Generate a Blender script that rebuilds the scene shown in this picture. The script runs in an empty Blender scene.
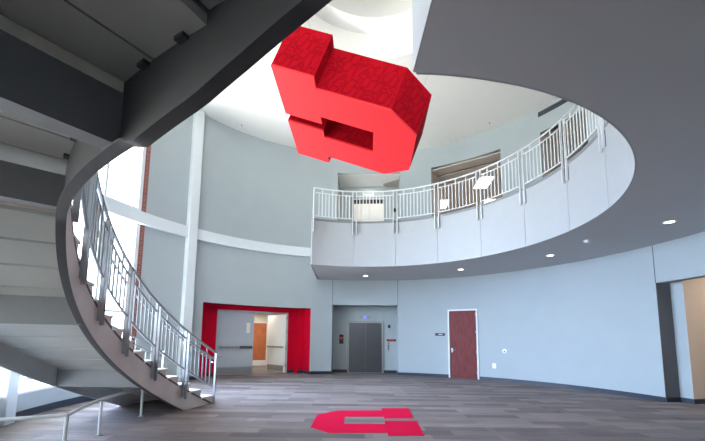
import bpy, bmesh, math, random
from math import pi, sin, cos, radians as rad, degrees, hypot, atan2
random.seed(7)
scene = bpy.context.scene
COL = scene.collection

# ------------------------------------------------------------------ camera
F_PX, PITCH, ROLL = 357.7, 0.115, 0.012
EYE = 1.43
cam_d = bpy.data.cameras.new('camera')
cam_d.sensor_width = 36.0
cam_d.lens = F_PX / 705 * 36.0
cam_d.shift_y = 77.1 / 705
cam_d.shift_x = 8.3 / 705
cam_d.clip_start = 0.05
cam = bpy.data.objects.new('camera', cam_d)
COL.objects.link(cam)
cam.location = (0, 0, EYE)
from mathutils import Matrix, Vector
cam.rotation_euler = (Matrix.Rotation(pi / 2 + PITCH, 3, 'X') @ Matrix.Rotation(ROLL, 3, 'Z')).to_euler()
scene.camera = cam

# ------------------------------------------------------------------ world, light, exposure
scene.view_settings.view_transform = 'Standard'
scene.view_settings.look = 'None'
scene.view_settings.exposure = 0.32
scene.view_settings.gamma = 1.0
scene.view_settings.use_curve_mapping = False
w = bpy.data.worlds.new('daylight')
scene.world = w
w.use_nodes = True
nt = w.node_tree
bg = nt.nodes['Background']
tc = nt.nodes.new('ShaderNodeTexCoord')
sx = nt.nodes.new('ShaderNodeSeparateXYZ')
rp = nt.nodes.new('ShaderNodeValToRGB')
rp.color_ramp.elements[0].position = 0.46
rp.color_ramp.elements[0].color = (1.6, 1.56, 1.48, 1)
rp.color_ramp.elements[1].position = 0.54
rp.color_ramp.elements[1].color = (0.86, 0.94, 1.0, 1)
mp = nt.nodes.new('ShaderNodeMath'); mp.operation = 'MULTIPLY_ADD'
mp.inputs[1].default_value = 0.5; mp.inputs[2].default_value = 0.5
nt.links.new(tc.outputs['Generated'], sx.inputs[0])
nt.links.new(sx.outputs['Z'], mp.inputs[0])
nt.links.new(mp.outputs[0], rp.inputs[0])
nt.links.new(rp.outputs[0], bg.inputs['Color'])
bg.inputs['Strength'].default_value = 6.0


def area(name, loc, target, sx_, sy_, power, color, spread=180):
    d = bpy.data.lights.new(name, 'AREA')
    d.shape = 'RECTANGLE'; d.size = sx_; d.size_y = sy_
    d.energy = power; d.color = color; d.spread = rad(spread)
    o = bpy.data.objects.new(name, d); COL.objects.link(o)
    o.location = loc
    o.rotation_euler = (Vector(target) - Vector(loc)).to_track_quat('-Z', 'Z').to_euler()
    return o


area('ground_bounce_fill', (-8.4, 8.6, -1.3), (-2.0, 9.8, 9.5), 5.6, 1.6, 780, (1.0, 0.96, 0.90), 80)  # added lamp outside, below floor level, brightens the ceiling
area('window_daylight', (-9.2, 6.4, 5.2), (3.0, 8.2, 0.6), 7.5, 4.5, 1900, (0.50, 0.66, 1.0), 80)
area('rear_fill_light', (1.2, -3.9, 7.4), (0.5, 12, 7.5), 12.5, 3.2, 60, (1.0, 0.98, 0.95))  # added fill lamp outside the unseen rear windows

# ------------------------------------------------------------------ plan constants (metres)
CX, CY = 0.55, 7.55          # centre of the rotunda
RW = 7.4                     # wall radius
RO = 4.5                     # balcony opening radius
Z1, Z2, ZC = 3.89, 5.47, 9.5  # soffit, upper floor, ceiling
SX, SY = 2.002, 5.939        # centre of the stair helix
RI, RE = 5.285, 6.80         # inner and outer stair radius
TH0, K, RISE = 2.737, 2.57, 0.171
DTH = RISE / K


def P(r, deg_, c=(CX, CY)):
    return (c[0] + r * cos(rad(deg_)), c[1] + r * sin(rad(deg_)))


# ------------------------------------------------------------------ materials
MATS = {}


def mat(name, color, rough=0.6, metal=0.0, noise=0.0, nscale=4.0, bump=0.0, bscale=120.0, spec=None, emit=None, estr=1.0):
    m = bpy.data.materials.new(name); m.use_nodes = True
    t = m.node_tree; b = t.nodes['Principled BSDF']
    b.inputs['Base Color'].default_value = (*color, 1)
    b.inputs['Roughness'].default_value = rough
    b.inputs['Metallic'].default_value = metal
    if spec is not None:
        b.inputs['Specular IOR Level'].default_value = spec
    tcn = t.nodes.new('ShaderNodeTexCoord')
    if noise > 0:
        n = t.nodes.new('ShaderNodeTexNoise'); n.inputs['Scale'].default_value = nscale
        n.inputs['Detail'].default_value = 4
        r = t.nodes.new('ShaderNodeValToRGB')
        r.color_ramp.elements[0].position = 0.3; r.color_ramp.elements[1].position = 0.7
        r.color_ramp.elements[0].color = (*[c * (1 - noise) for c in color], 1)
        r.color_ramp.elements[1].color = (*[min(1, c * (1 + noise)) for c in color], 1)
        t.links.new(tcn.outputs['Object'], n.inputs['Vector'])
        t.links.new(n.outputs['Fac'], r.inputs[0])
        t.links.new(r.outputs[0], b.inputs['Base Color'])
    if bump > 0:
        n2 = t.nodes.new('ShaderNodeTexNoise'); n2.inputs['Scale'].default_value = bscale
        bp = t.nodes.new('ShaderNodeBump'); bp.inputs['Strength'].default_value = bump
        bp.inputs['Distance'].default_value = 0.004
        t.links.new(tcn.outputs['Object'], n2.inputs['Vector'])
        t.links.new(n2.outputs['Fac'], bp.inputs['Height'])
        t.links.new(bp.outputs[0], b.inputs['Normal'])
    if emit:
        b.inputs['Emission Color'].default_value = (*emit, 1)
        b.inputs['Emission Strength'].default_value = estr
    MATS[name] = m
    return m


M_WALL = mat('grey_blue_wall_paint', (0.37, 0.415, 0.435), 0.8, spec=0.2, noise=0.02, nscale=1.5, bump=0.05)
M_WHITE = mat('white_paint', (0.74, 0.76, 0.78), 0.6, noise=0.015)
M_STEEL_W = mat('pale_steel_paint', (0.62, 0.67, 0.70), 0.5, noise=0.02)
M_CEIL = mat('white_ceiling_plaster', (0.80, 0.80, 0.78), 0.85, noise=0.01)
M_SOFF = mat('grey_soffit_paint', (0.50, 0.50, 0.515), 0.85, noise=0.01, nscale=40)
M_FASC = mat('fascia_panel_paint', (0.37, 0.385, 0.40), 0.5, noise=0.015)
M_BASE = mat('dark_rubber_base', (0.020, 0.027, 0.045), 0.5)
M_TREADSIDE = mat('taupe_stair_paint', (0.55, 0.50, 0.48), 0.55, noise=0.04)
M_STRINGO = mat('lit_stringer_paint', (0.50, 0.51, 0.52), 0.5, noise=0.03)  # lighter copy of the stringer paint, window light put into the tone
M_STRING = mat('shaded_stringer_paint', (0.085, 0.086, 0.092), 0.5, noise=0.03)  # darker copy of the stringer paint, shade under the stair put into the tone
M_PAN = mat('grey_green_steel_pan', (0.47, 0.475, 0.46), 0.6, noise=0.05, nscale=2)
M_BEAM = mat('grey_beam_paint', (0.24, 0.245, 0.265), 0.5, noise=0.03)
M_BEAMTOP = mat('lit_beam_flange', (0.80, 0.78, 0.70), 0.7, noise=0.12, nscale=9)  # light on the flange edge put into its pale colour
M_ALU = mat('brushed_aluminium', (0.36, 0.37, 0.39), 0.35, metal=0.75, noise=0.03)
M_ALU_L = mat('light_silver_paint', (0.66, 0.69, 0.71), 0.45, metal=0.1, noise=0.02)
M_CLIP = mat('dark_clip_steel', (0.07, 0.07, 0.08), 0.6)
M_REDP = mat('red_wall_paint', (0.60, 0.003, 0.030), 0.7, noise=0.04, spec=0.08)
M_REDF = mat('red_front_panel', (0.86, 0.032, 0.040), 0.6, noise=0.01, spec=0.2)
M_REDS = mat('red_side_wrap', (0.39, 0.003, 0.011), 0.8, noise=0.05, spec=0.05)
M_REDL = mat('dark_red_letter_line', (0.15, 0.001, 0.007), 0.8, spec=0.03)
M_REDC = mat('red_carpet', (0.56, 0.007, 0.050), 0.95, spec=0.05, noise=0.10, nscale=60, bump=0.3, bscale=300)
M_DOORW = None
M_STAIN = mat('stainless_steel', (0.15, 0.155, 0.17), 0.30, metal=0.9, noise=0.05, nscale=3)
M_STAINF = mat('stainless_frame', (0.34, 0.35, 0.36), 0.35, metal=0.8)
M_DGREY = mat('grey_door_paint', (0.42, 0.46, 0.50), 0.5, noise=0.02)
M_FRAME = mat('grey_frame_paint', (0.42, 0.45, 0.48), 0.5)
M_BLACK = mat('black_plastic', (0.012, 0.012, 0.014), 0.4)
M_REDLED = mat('red_indicator', (0.4, 0.02, 0.02), 0.4, emit=(1, 0.05, 0.05), estr=0.35)
M_BLUELED = mat('blue_display', (0.02, 0.03, 0.5), 0.3, emit=(0.12, 0.15, 1.0), estr=1.6)
M_LAMP = mat('lamp_lens', (0.9, 0.88, 0.82), 0.4, emit=(1.0, 0.90, 0.76), estr=6.0)
M_PANEL = mat('troffer_lens', (0.9, 0.9, 0.9), 0.4, emit=(1.0, 0.97, 0.92), estr=3.2)
M_BROWN = mat('brown_wall_covering', (0.36, 0.31, 0.28), 0.7, noise=0.05)
M_BEIGE = mat('beige_wall_paint', (0.60, 0.50, 0.42), 0.7, noise=0.02)
M_CREAM = mat('cream_panel', (0.78, 0.74, 0.66), 0.5, noise=0.03)
M_DREV = mat('dark_grey_reveal', (0.10, 0.103, 0.12), 0.7)
M_PLATE = mat('white_plastic', (0.80, 0.80, 0.78), 0.4)
M_KICK = mat('kick_plate_steel', (0.33, 0.33, 0.34), 0.35, metal=0.7)
M_OAK = mat('orange_oak', (0.42, 0.13, 0.05), 0.45, noise=0.15, nscale=5)
M_TILE = mat('ceiling_tile', (0.50, 0.47, 0.44), 0.85, noise=0.05, nscale=30)
M_TAN = mat('tan_soffit_paint', (0.50, 0.46, 0.42), 0.8)
M_COPE = mat('shaded_edge_coping', (0.20, 0.205, 0.215), 0.5)  # shade below the bottom rail put into the grey
M_TREADEND = mat('tan_tread_paint', (0.66, 0.56, 0.50), 0.55, noise=0.04)
M_CABLE = mat('steel_cable', (0.4, 0.4, 0.42), 0.4, metal=0.8)
M_NOSE = mat('glare_stair_nosing', (0.70, 0.70, 0.68), 0.4)  # window glare on the tread tops put into the pale colour
M_CARPS = mat('stair_carpet', (0.20, 0.19, 0.19), 0.9, noise=0.1, nscale=40)


def wood_mat():
    m = mat('dark_cherry_veneer', (0.16, 0.035, 0.035), 0.5, spec=0.12)
    t = m.node_tree; b = t.nodes['Principled BSDF']
    tcn = t.nodes.new('ShaderNodeTexCoord'); mpg = t.nodes.new('ShaderNodeMapping')
    mpg.inputs['Scale'].default_value = (22, 22, 1.6)
    n = t.nodes.new('ShaderNodeTexNoise'); n.inputs['Scale'].default_value = 2.2; n.inputs['Detail'].default_value = 6
    r = t.nodes.new('ShaderNodeValToRGB')
    r.color_ramp.elements[0].position = 0.3; r.color_ramp.elements[1].position = 0.72
    r.color_ramp.elements[0].color = (0.115, 0.024, 0.026, 1)
    r.color_ramp.elements[1].color = (0.205, 0.052, 0.050, 1)
    t.links.new(tcn.outputs['Object'], mpg.inputs[0]); t.links.new(mpg.outputs[0], n.inputs['Vector'])
    t.links.new(n.outputs['Fac'], r.inputs[0]); t.links.new(r.outputs[0], b.inputs['Base Color'])
    return m


M_DOORW = wood_mat()


def carpet_mat():
    m = mat('carpet_plank_greys', (0.1, 0.1, 0.1), 0.95, bump=0.35, bscale=260)
    t = m.node_tree; b = t.nodes['Principled BSDF']; L = t.links
    tcn = t.nodes.new('ShaderNodeTexCoord')

    def brick(c1, c2, loc, wdt, hgt):
        mpg = t.nodes.new('ShaderNodeMapping'); mpg.inputs['Location'].default_value = loc
        k = t.nodes.new('ShaderNodeTexBrick')
        k.inputs['Scale'].default_value = 1.0; k.inputs['Brick Width'].default_value = wdt
        k.inputs['Row Height'].default_value = hgt; k.inputs['Mortar Size'].default_value = 0.0
        k.offset = 0.37; k.inputs['Color1'].default_value = (*c1, 1); k.inputs['Color2'].default_value = (*c2, 1)
        L.new(tcn.outputs['Object'], mpg.inputs[0]); L.new(mpg.outputs[0], k.inputs['Vector'])
        return k
    k1 = brick((0.100, 0.084, 0.084), (0.285, 0.242, 0.228), (0.3, 0.11, 0), 1.0, 0.25)
    k2 = brick((0.125, 0.108, 0.112), (0.225, 0.20, 0.20), (0.8, 0.11, 0), 2.0, 0.25)
    mx = t.nodes.new('ShaderNodeMix'); mx.data_type = 'RGBA'; mx.inputs[0].default_value = 0.4
    L.new(k1.outputs['Color'], mx.inputs[6]); L.new(k2.outputs['Color'], mx.inputs[7])
    mpg = t.nodes.new('ShaderNodeMapping'); mpg.inputs['Scale'].default_value = (1.2, 28, 1)
    n = t.nodes.new('ShaderNodeTexNoise'); n.inputs['Scale'].default_value = 1.6; n.inputs['Detail'].default_value = 5
    L.new(tcn.outputs['Object'], mpg.inputs[0]); L.new(mpg.outputs[0], n.inputs['Vector'])
    r = t.nodes.new('ShaderNodeValToRGB')
    r.color_ramp.elements[0].position = 0.25; r.color_ramp.elements[1].position = 0.75
    r.color_ramp.elements[0].color = (0.62, 0.62, 0.64, 1); r.color_ramp.elements[1].color = (1.3, 1.3, 1.28, 1)
    L.new(n.outputs['Fac'], r.inputs[0])
    m2 = t.nodes.new('ShaderNodeMix'); m2.data_type = 'RGBA'; m2.blend_type = 'MULTIPLY'; m2.inputs[0].default_value = 0.85
    L.new(mx.outputs[2], m2.inputs[6]); L.new(r.outputs[0], m2.inputs[7])
    L.new(m2.outputs[2], b.inputs['Base Color'])
    b.inputs['Specular IOR Level'].default_value = 0.25
    return m


M_CARPET = carpet_mat()


def brick_mat():
    m = mat('red_brick', (0.3, 0.1, 0.08), 0.85)
    t = m.node_tree; b = t.nodes['Principled BSDF']
    tcn = t.nodes.new('ShaderNodeTexCoord')
    sp = t.nodes.new('ShaderNodeSeparateXYZ'); cb = t.nodes.new('ShaderNodeCombineXYZ')
    k = t.nodes.new('ShaderNodeTexBrick'); k.inputs['Scale'].default_value = 1
    k.inputs['Brick Width'].default_value = 0.4; k.inputs['Row Height'].default_value = 0.075
    k.inputs['Mortar Size'].default_value = 0.012
    k.inputs['Color1'].default_value = (0.26, 0.07, 0.055, 1); k.inputs['Color2'].default_value = (0.20, 0.05, 0.045, 1)
    k.inputs['Mortar'].default_value = (0.27, 0.17, 0.15, 1)
    t.links.new(tcn.outputs['Object'], sp.inputs[0])
    t.links.new(sp.outputs['Y'], cb.inputs['X']); t.links.new(sp.outputs['Z'], cb.inputs['Y'])
    t.links.new(cb.outputs[0], k.inputs['Vector']); t.links.new(k.outputs['Color'], b.inputs['Base Color'])
    return m


M_BRICK = brick_mat()


def glass_mat():
    m = bpy.data.materials.new('clear_glass'); m.use_nodes = True
    t = m.node_tree
    for n in list(t.nodes):
        t.nodes.remove(n)
    o = t.nodes.new('ShaderNodeOutputMaterial'); tr = t.nodes.new('ShaderNodeBsdfTransparent')
    gl = t.nodes.new('ShaderNodeBsdfGlossy'); gl.inputs['Roughness'].default_value = 0.02
    tr.inputs['Color'].default_value = (0.96, 0.98, 0.97, 1)
    mx = t.nodes.new('ShaderNodeMixShader')
    mx.inputs[0].default_value = 0.03; t.links.new(tr.outputs[0], mx.inputs[1]); t.links.new(gl.outputs[0], mx.inputs[2])
    t.links.new(mx.outputs[0], o.inputs['Surface'])
    return m


M_GLASS = glass_mat()


# ------------------------------------------------------------------ mesh helpers
class MB:
    def __init__(self):
        self.v = []; self.f = []

    def add(self, vs, fs):
        o = len(self.v); self.v += [tuple(p) for p in vs]; self.f += [tuple(i + o for i in f) for f in fs]
        return self

    def box(self, x0, x1, y0, y1, z0, z1):
        vs = [(x, y, z) for z in (z0, z1) for x, y in ((x0, y0), (x1, y0), (x1, y1), (x0, y1))]
        return self.add(vs, [(3, 2, 1, 0), (4, 5, 6, 7), (0, 1, 5, 4), (1, 2, 6, 5), (2, 3, 7, 6), (3, 0, 4, 7)])

    def obox(self, o, ux, uy, uz, x0, x1, y0, y1, z0, z1):
        o, ux, uy, uz = map(Vector, (o, ux, uy, uz))
        vs = [o + ux * x + uy * y + uz * z for z in (z0, z1) for x, y in ((x0, y0), (x1, y0), (x1, y1), (x0, y1))]
        return self.add(vs, [(3, 2, 1, 0), (4, 5, 6, 7), (0, 1, 5, 4), (1, 2, 6, 5), (2, 3, 7, 6), (3, 0, 4, 7)])

    def arc(self, r0, r1, d0, d1, z0, z1, c=(CX, CY), step=1.5):
        """curved box; z0 and z1 may be functions of the angle in degrees"""
        n = max(1, int(math.ceil(abs(d1 - d0) / step)))
        f0 = z0 if callable(z0) else (lambda d: z0)
        f1 = z1 if callable(z1) else (lambda d: z1)
        vs, fs = [], []
        for i in range(n + 1):
            d = d0 + (d1 - d0) * i / n
            a = P(r0, d, c); b = P(r1, d, c)
            vs += [(*a, f0(d)), (*b, f0(d)), (*b, f1(d)), (*a, f1(d))]
        for i in range(n):
            a = 4 * i
            for j in range(4):
                k = (j + 1) % 4
                fs.append((a + j, a + k, a + 4 + k, a + 4 + j))
        fs += [(3, 2, 1, 0), (4 * n, 4 * n + 1, 4 * n + 2, 4 * n + 3)]
        return self.add(vs, fs)

    def tube(self, pts, r, n=8, cap=True):
        pts = [Vector(p) for p in pts]
        vs, fs = [], []
        up = Vector((0, 0, 1))
        for i, p in enumerate(pts):
            t = (pts[min(i + 1, len(pts) - 1)] - pts[max(i - 1, 0)]).normalized()
            a = t.cross(up)
            if a.length < 1e-3:
                a = t.cross(Vector((0, 1, 0)))
            a.normalize(); b = t.cross(a)
            for k in range(n):
                q = 2 * pi * k / n
                vs.append(p + a * (r * cos(q)) + b * (r * sin(q)))
        for i in range(len(pts) - 1):
            for k in range(n):
                k2 = (k + 1) % n
                fs.append((i * n + k, i * n + k2, (i + 1) * n + k2, (i + 1) * n + k))
        if cap:
            fs += [tuple(range(n))[::-1], tuple((len(pts) - 1) * n + k for k in range(n))]
        return self.add(vs, fs)

    def cyl(self, c, r, z0, z1, n=24, r1=None):
        r1 = r if r1 is None else r1
        vs = [(c[0] + r * cos(2 * pi * k / n), c[1] + r * sin(2 * pi * k / n), z0) for k in range(n)]
        vs += [(c[0] + r1 * cos(2 * pi * k / n), c[1] + r1 * sin(2 * pi * k / n), z1) for k in range(n)]
        fs = [(k, (k + 1) % n, n + (k + 1) % n, n + k) for k in range(n)]
        fs += [tuple(range(n))[::-1], tuple(range(n, 2 * n))]
        return self.add(vs, fs)

    def prism(self, outline, z0, z1):
        n = len(outline)
        vs = [(x, y, z0) for x, y in outline] + [(x, y, z1) for x, y in outline]
        fs = [(k, (k + 1) % n, n + (k + 1) % n, n + k) for k in range(n)]
        fs += [tuple(range(n))[::-1], tuple(range(n, 2 * n))]
        return self.add(vs, fs)

    def build(self, name, m, parent=None, world=False, smooth=False, bevel=0.0):
        me = bpy.data.meshes.new(name)
        off = Vector((0, 0, 0))
        if parent is not None and not world:
            q = parent
            while q is not None:
                off += q.location; q = q.parent
        me.from_pydata([Vector(p) - off for p in self.v], [], self.f)
        bm = bmesh.new(); bm.from_mesh(me)
        bmesh.ops.recalc_face_normals(bm, faces=bm.faces)
        bm.to_mesh(me); bm.free()
        me.materials.append(m)
        if smooth:
            for p in me.polygons:
                p.use_smooth = True
            try:
                me.set_sharp_from_angle(angle=rad(35))
            except Exception:
                pass
        o = bpy.data.objects.new(name, me); COL.objects.link(o)
        if parent is not None:
            o.parent = parent
        if bevel:
            b = o.modifiers.new('bevel', 'BEVEL'); b.width = bevel; b.segments = 2; b.limit_method = 'ANGLE'
        return o


def tag(o, label=None, cat=None, group=None, kind=None):
    if label: o['label'] = label
    if cat: o['category'] = cat
    if group: o['group'] = group
    if kind: o['kind'] = kind
    return o


def thing(name, loc, label, cat, group=None, kind=None):
    o = bpy.data.objects.new(name, None); COL.objects.link(o)
    o.location = loc; o.empty_display_size = 0.1
    return tag(o, label, cat, group, kind)


def struct(o, label, cat):
    return tag(o, label, cat, None, 'structure')


def copy_tree(o, parent=None):
    c = o.copy(); COL.objects.link(c)
    if parent is not None:
        c.parent = parent
    for ch in list(o.children):
        copy_tree(ch, c)
    return c


# frame on the wall at a given angle: origin, tangent (to the right as seen from inside), outward, up
def wall_frame(d, r=RW):
    a = rad(d)
    return (Vector((CX + r * cos(a), CY + r * sin(a), 0)), Vector((sin(a), -cos(a), 0)), Vector((cos(a), sin(a), 0)), Vector((0, 0, 1)))


def chord_frame(d0, d1, r=RW):
    """left end at angle d0 (bigger), right end at d1: origin left, unit right, unit outward, up, width"""
    a = Vector((*P(r, d0), 0)); b = Vector((*P(r, d1), 0))
    u = (b - a); wdt = u.length; u.normalize()
    out = Vector((-u.y, u.x, 0))
    return a, u, out, Vector((0, 0, 1)), wdt


# ------------------------------------------------------------------ floor, ceilings, walls
fl = MB().box(-7.65, 16, -3.2, 11.6, -0.2, 0).box(-14, 16, 11.6, 24, -0.2, 0).build('floor', M_CARPET)
struct(fl, 'grey striped carpet plank floor of the rotunda', 'floor')

T = 0.25  # wall thickness
WEND = 222.0
# right wall, ground and upper storeys (angle counted from the rotunda centre)
ELEV = (98.05, 76.9, 2.84)
DOORR = (61.5, 52.8, 2.62)
PORT = (138.0, 105.0, 2.66)
OPEN = (10.4, -5.0, 2.92)
UP1 = (96.9, 75.95, 8.62)
UP2 = (65.8, 44.6, 8.62)
UP3 = (33.6, 22.0, 8.62)
b = MB()
b.arc(RW, RW + T, -28, OPEN[1], 0, Z1)
b.arc(RW, RW + T, OPEN[1], OPEN[0], OPEN[2], Z1)
b.arc(RW, RW + T, OPEN[0], DOORR[1], 0, Z1)
b.arc(RW, RW + T, DOORR[1], DOORR[0], DOORR[2], Z1)
b.arc(RW, RW + T, DOORR[0], ELEV[1], 0, Z1)
b.arc(RW, RW + T, ELEV[1], ELEV[0], ELEV[2], Z1)
b.arc(RW, RW + T, ELEV[0], 102, 0, Z1)
b.arc(RW, RW + T, -28, 102, Z1, Z2)
b.arc(RW, RW + T, -28, UP3[1], Z2, ZC)
for (l, r_, zt), nxt in ((UP3, UP2[1]), (UP2, UP1[1]), (UP1, 102)):
    b.arc(RW, RW + T, r_, l, zt, ZC)
    b.arc(RW, RW + T, l, nxt, Z2, ZC)
struct(b.build('wall_right', M_WALL), 'long curved grey blue wall with the wood door and elevator niche', 'wall')
b = MB()
b.arc(RW, RW + T, 102, PORT[1], 0, ZC)
b.arc(RW, RW + T, PORT[1], PORT[0], PORT[2], ZC)
b.arc(RW, RW + T, PORT[0], 155.0, 0, ZC)
struct(b.build('wall_left', M_WALL), 'tall curved grey wall around the red double door recess', 'wall')
struct(MB().arc(RW, RW + T, 172.0, WEND, 5.17, ZC).build('wall_upper_left_blocker', M_WALL), 'unseen grey wall above the low windows, added to block upper window light', 'wall')  # unseen wall added to keep light off the upper right wall
b = MB().arc(RW - 0.01, RW + T + 0.15, 155.0, 156.15, 0, ZC)
struct(b.build('trim_1', M_BRICK), 'narrow vertical strip of red brick beside the tall left window', 'brick trim')

# rear enclosure behind and beside the camera
wx, wy = P(RW, WEND)
b = MB()
b.box(wx - 0.25, wx, -3.2, wy, 0, 0.3)
b.box(wx - 0.25, wx, -3.2, wy, 2.7, ZC)
b.box(wx - 0.25, 8.2, -3.45, -3.2, 0, 5.75)
b.box(wx - 0.25, 8.2, -3.45, -3.2, 9.1, ZC)
ex, ey = P(RW, -28)
b.box(8.2, 8.45, -3.45, ey, 0, ZC)
b.box(ex, 8.45, ey - 0.1, ey + 0.15, 0, ZC)
struct(b.build('wall_back', M_WALL), 'grey walls of the lobby behind the camera', 'wall')

w2_ = thing('added_window_rear', (0, -3.3, 5.75), 'unseen row of upper windows added behind the camera for fill light', 'window', kind='structure')  # glazing added out of view to let in fill light
b = MB()
for i in range(9):
    x = wx + (8.2 - wx) * i / 8
    b.box(x - 0.04, x + 0.04, -3.38, -3.25, 5.75, 9.1)
for z in (5.75, 7.4, 9.04):
    b.box(wx, 8.2, -3.37, -3.26, z, z + 0.06)
b.build('window_frame', M_STEEL_W, w2_)
MB().box(wx, 8.2, -3.32, -3.31, 5.78, 9.07).build('pane', M_GLASS, w2_)

w3_ = thing('added_window_left', (wx - 0.1, -0.4, 0.3), 'unseen low glazing left of the camera, added to brighten the stair underside', 'window', kind='structure')  # glazing added out of view to light the floor and stair underside
b = MB()
for i in range(5):
    y = -3.16 + (wy + 3.12) * i / 4
    b.box(wx - 0.17, wx - 0.08, y - 0.035, y + 0.035, 0.3, 2.7)
for z in (0.3, 2.64):
    b.box(wx - 0.16, wx - 0.09, -3.2, wy, z, z + 0.06)
b.build('window_frame', M_STEEL_W, w3_)
MB().box(wx - 0.13, wx - 0.12, -3.2, wy, 0.33, 2.67).build('pane', M_GLASS, w3_)

# ceiling with a stepped round recess
b = MB()
HC = (0.68, 7.15); HR = 2.40
IC = (0.69, 6.95); IR = 2.07
ZD = 10.35


def ring(bb, c_in, r_in, outline_fn, z0, z1, n=96):
    vs, fs = [], []
    for i in range(n):
        a = 2 * pi * i / n
        xi, yi = c_in[0] + r_in * cos(a), c_in[1] + r_in * sin(a)
        xo, yo = outline_fn(a)
        vs += [(xi, yi, z0), (xo, yo, z0), (xo, yo, z1), (xi, yi, z1)]
    for i in range(n):
        k = (i + 1) % n
        for j in range(4):
            l = (j + 1) % 4
            fs.append((4 * i + j, 4 * i + l, 4 * k + l, 4 * k + j))
    bb.add(vs, fs)


def outer_rect(a):
    # square outline big enough to roof everything
    x, y = cos(a), sin(a)
    s = 12.5 / max(abs(x), abs(y))
    return (CX + x * s, CY + y * s)


ring(b, HC, HR, outer_rect, ZC, ZC + 0.12)
ring(b, HC, HR, lambda a: (HC[0] + (HR + 0.1) * cos(a), HC[1] + (HR + 0.1) * sin(a)), ZC + 0.12, ZD)
ring(b, IC, IR, lambda a: (HC[0] + (HR + 0.1) * cos(a), HC[1] + (HR + 0.1) * sin(a)), ZD, ZD + 0.1)
ring(b, IC, IR, lambda a: (IC[0] + (IR + 0.1) * cos(a), IC[1] + (IR + 0.1) * sin(a)), ZD + 0.1, 12.4)
b.cyl(IC, IR + 0.1, 12.4, 12.5, 48)
struct(b.build('ceiling', M_CEIL), 'white ceiling with a stepped round skylight recess', 'ceiling')

# upper floor slab: balcony ring, stair slot and the storey above the camera
JO = [92.9 - 18.05 * k for k in range(7)]
END_X = -1.12
th_end = degrees(math.acos((END_X - CX) / RO))
cut = 270.95 - 360
inner = [P(RO, cut + (th_end - cut) * i / 120) for i in range(121)]
outer = [P(RW, 102.3 - 130.3 * i / 60) for i in range(61)]
SC = (SX, SY)
slot_o = [P(6.98, 225 + 78 * i / 30, SC) for i in range(31)]
slot_i = [P(5.2, 303 - 48.5 * i / 24, SC) for i in range(25)]
outline = inner + [(END_X + 0.05, outer[0][1])] + outer + [(8.2, ey), (8.2, -3.2), (wx, -3.2), (wx, slot_o[0][1])] + slot_o + slot_i
slab = MB().prism(outline, Z1, Z2 - 0.005).build('floor_balcony', M_SOFF)
struct(slab, 'grey balcony slab with a round opening above the lobby', 'balcony')
cov = MB().prism(outline, Z2 - 0.005, Z2).build('carpet_cover', M_CARPS, slab)
# fascia panels along the opening
edges = [th_end] + JO + [cut + 0.2 + (JO[-1] - cut) * f for f in (0.78, 0.52, 0.26, 0.0)]
for a0, a1 in zip(edges[:-1], edges[1:]):
    MB().arc(RO - 0.025, RO - 0.001, a1 + 0.06, a0 - 0.06, Z1, Z2 - 0.06, step=1.0).build('fascia_panel', M_FASC, slab, smooth=True)
MB().arc(RO - 0.035, RO + 0.1, cut + 0.2, th_end, Z2 - 0.06, Z2 + 0.012, step=1.0).build('edge_coping', M_COPE, slab, smooth=True)
# end face of the slab and the straight side by the stair
MB().box(END_X - 0.024, END_X - 0.001, P(RO, th_end)[1], outer[0][1] - 0.02, Z1, Z2).build('fascia_panel', M_FASC, slab)
MB().box(P(RO, cut)[0] - 0.014, P(RO, cut)[0] - 0.002, slot_i[-1][1] + 0.03, P(RO, cut)[1], Z1, Z2).build('fascia_panel', M_FASC, slab)

# ring beam band on the left wall
b = MB().arc(RW - 0.16, RW, 102.5, 200, 4.80, 5.17, step=1.0)
struct(b.build('trim_2', M_STEEL_W, smooth=True), 'pale horizontal steel band curving along the left wall at balcony height', 'band')

# columns
def column(name, d, r, wdt, z1, label):
    o, u, out, up = wall_frame(d, r)
    bb = MB()
    bb.obox(o, u, out, up, -wdt / 2, wdt / 2, -wdt * 0.5, wdt * 0.5, 0, z1)
    return struct(bb.build(name, M_STEEL_W, bevel=0.015), label, 'column')


column('trim_3', 142.8, RW - 0.05, 0.32, ZC, 'tall pale steel column between the tall window and the red recess')
# the other column stands on the window ledge side, under the stair
o, u, out, up = wall_frame(195.2, 6.25)
struct(MB().obox(o, u, out, up, -0.14, 0.14, -0.14, 0.14, 0, ZC).build('trim_4', M_STEEL_W, bevel=0.015),
       'pale steel column at the low wall under the stair, lower left', 'column')

# low wall under the left window
b = MB().arc(6.22, RW + T, 168, WEND, 0, 0.42).arc(RW, RW + T, 156.15, 168, 0, 0.42)
struct(b.build('wall_window_ledge', M_WALL), 'low blue grey wall under the left window behind the stair', 'wall')
b = MB().arc(6.19, RW + T, 167.9, WEND, 0.42, 0.46).arc(RW - 0.03, RW + T, 156.15, 167.9, 0.42, 0.46)
struct(b.build('trim_5', M_WHITE), 'pale sill on the low wall under the left window', 'sill')

# baseboards
def baseboard(name, segs, label):
    bb = MB()
    for s in segs:
        if len(s) == 2:
            bb.arc(RW - 0.015, RW, s[0], s[1], 0.0, 0.115)
        else:
            bb.obox(*s)
    return struct(bb.build(name, M_BASE), label, 'baseboard')


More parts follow.
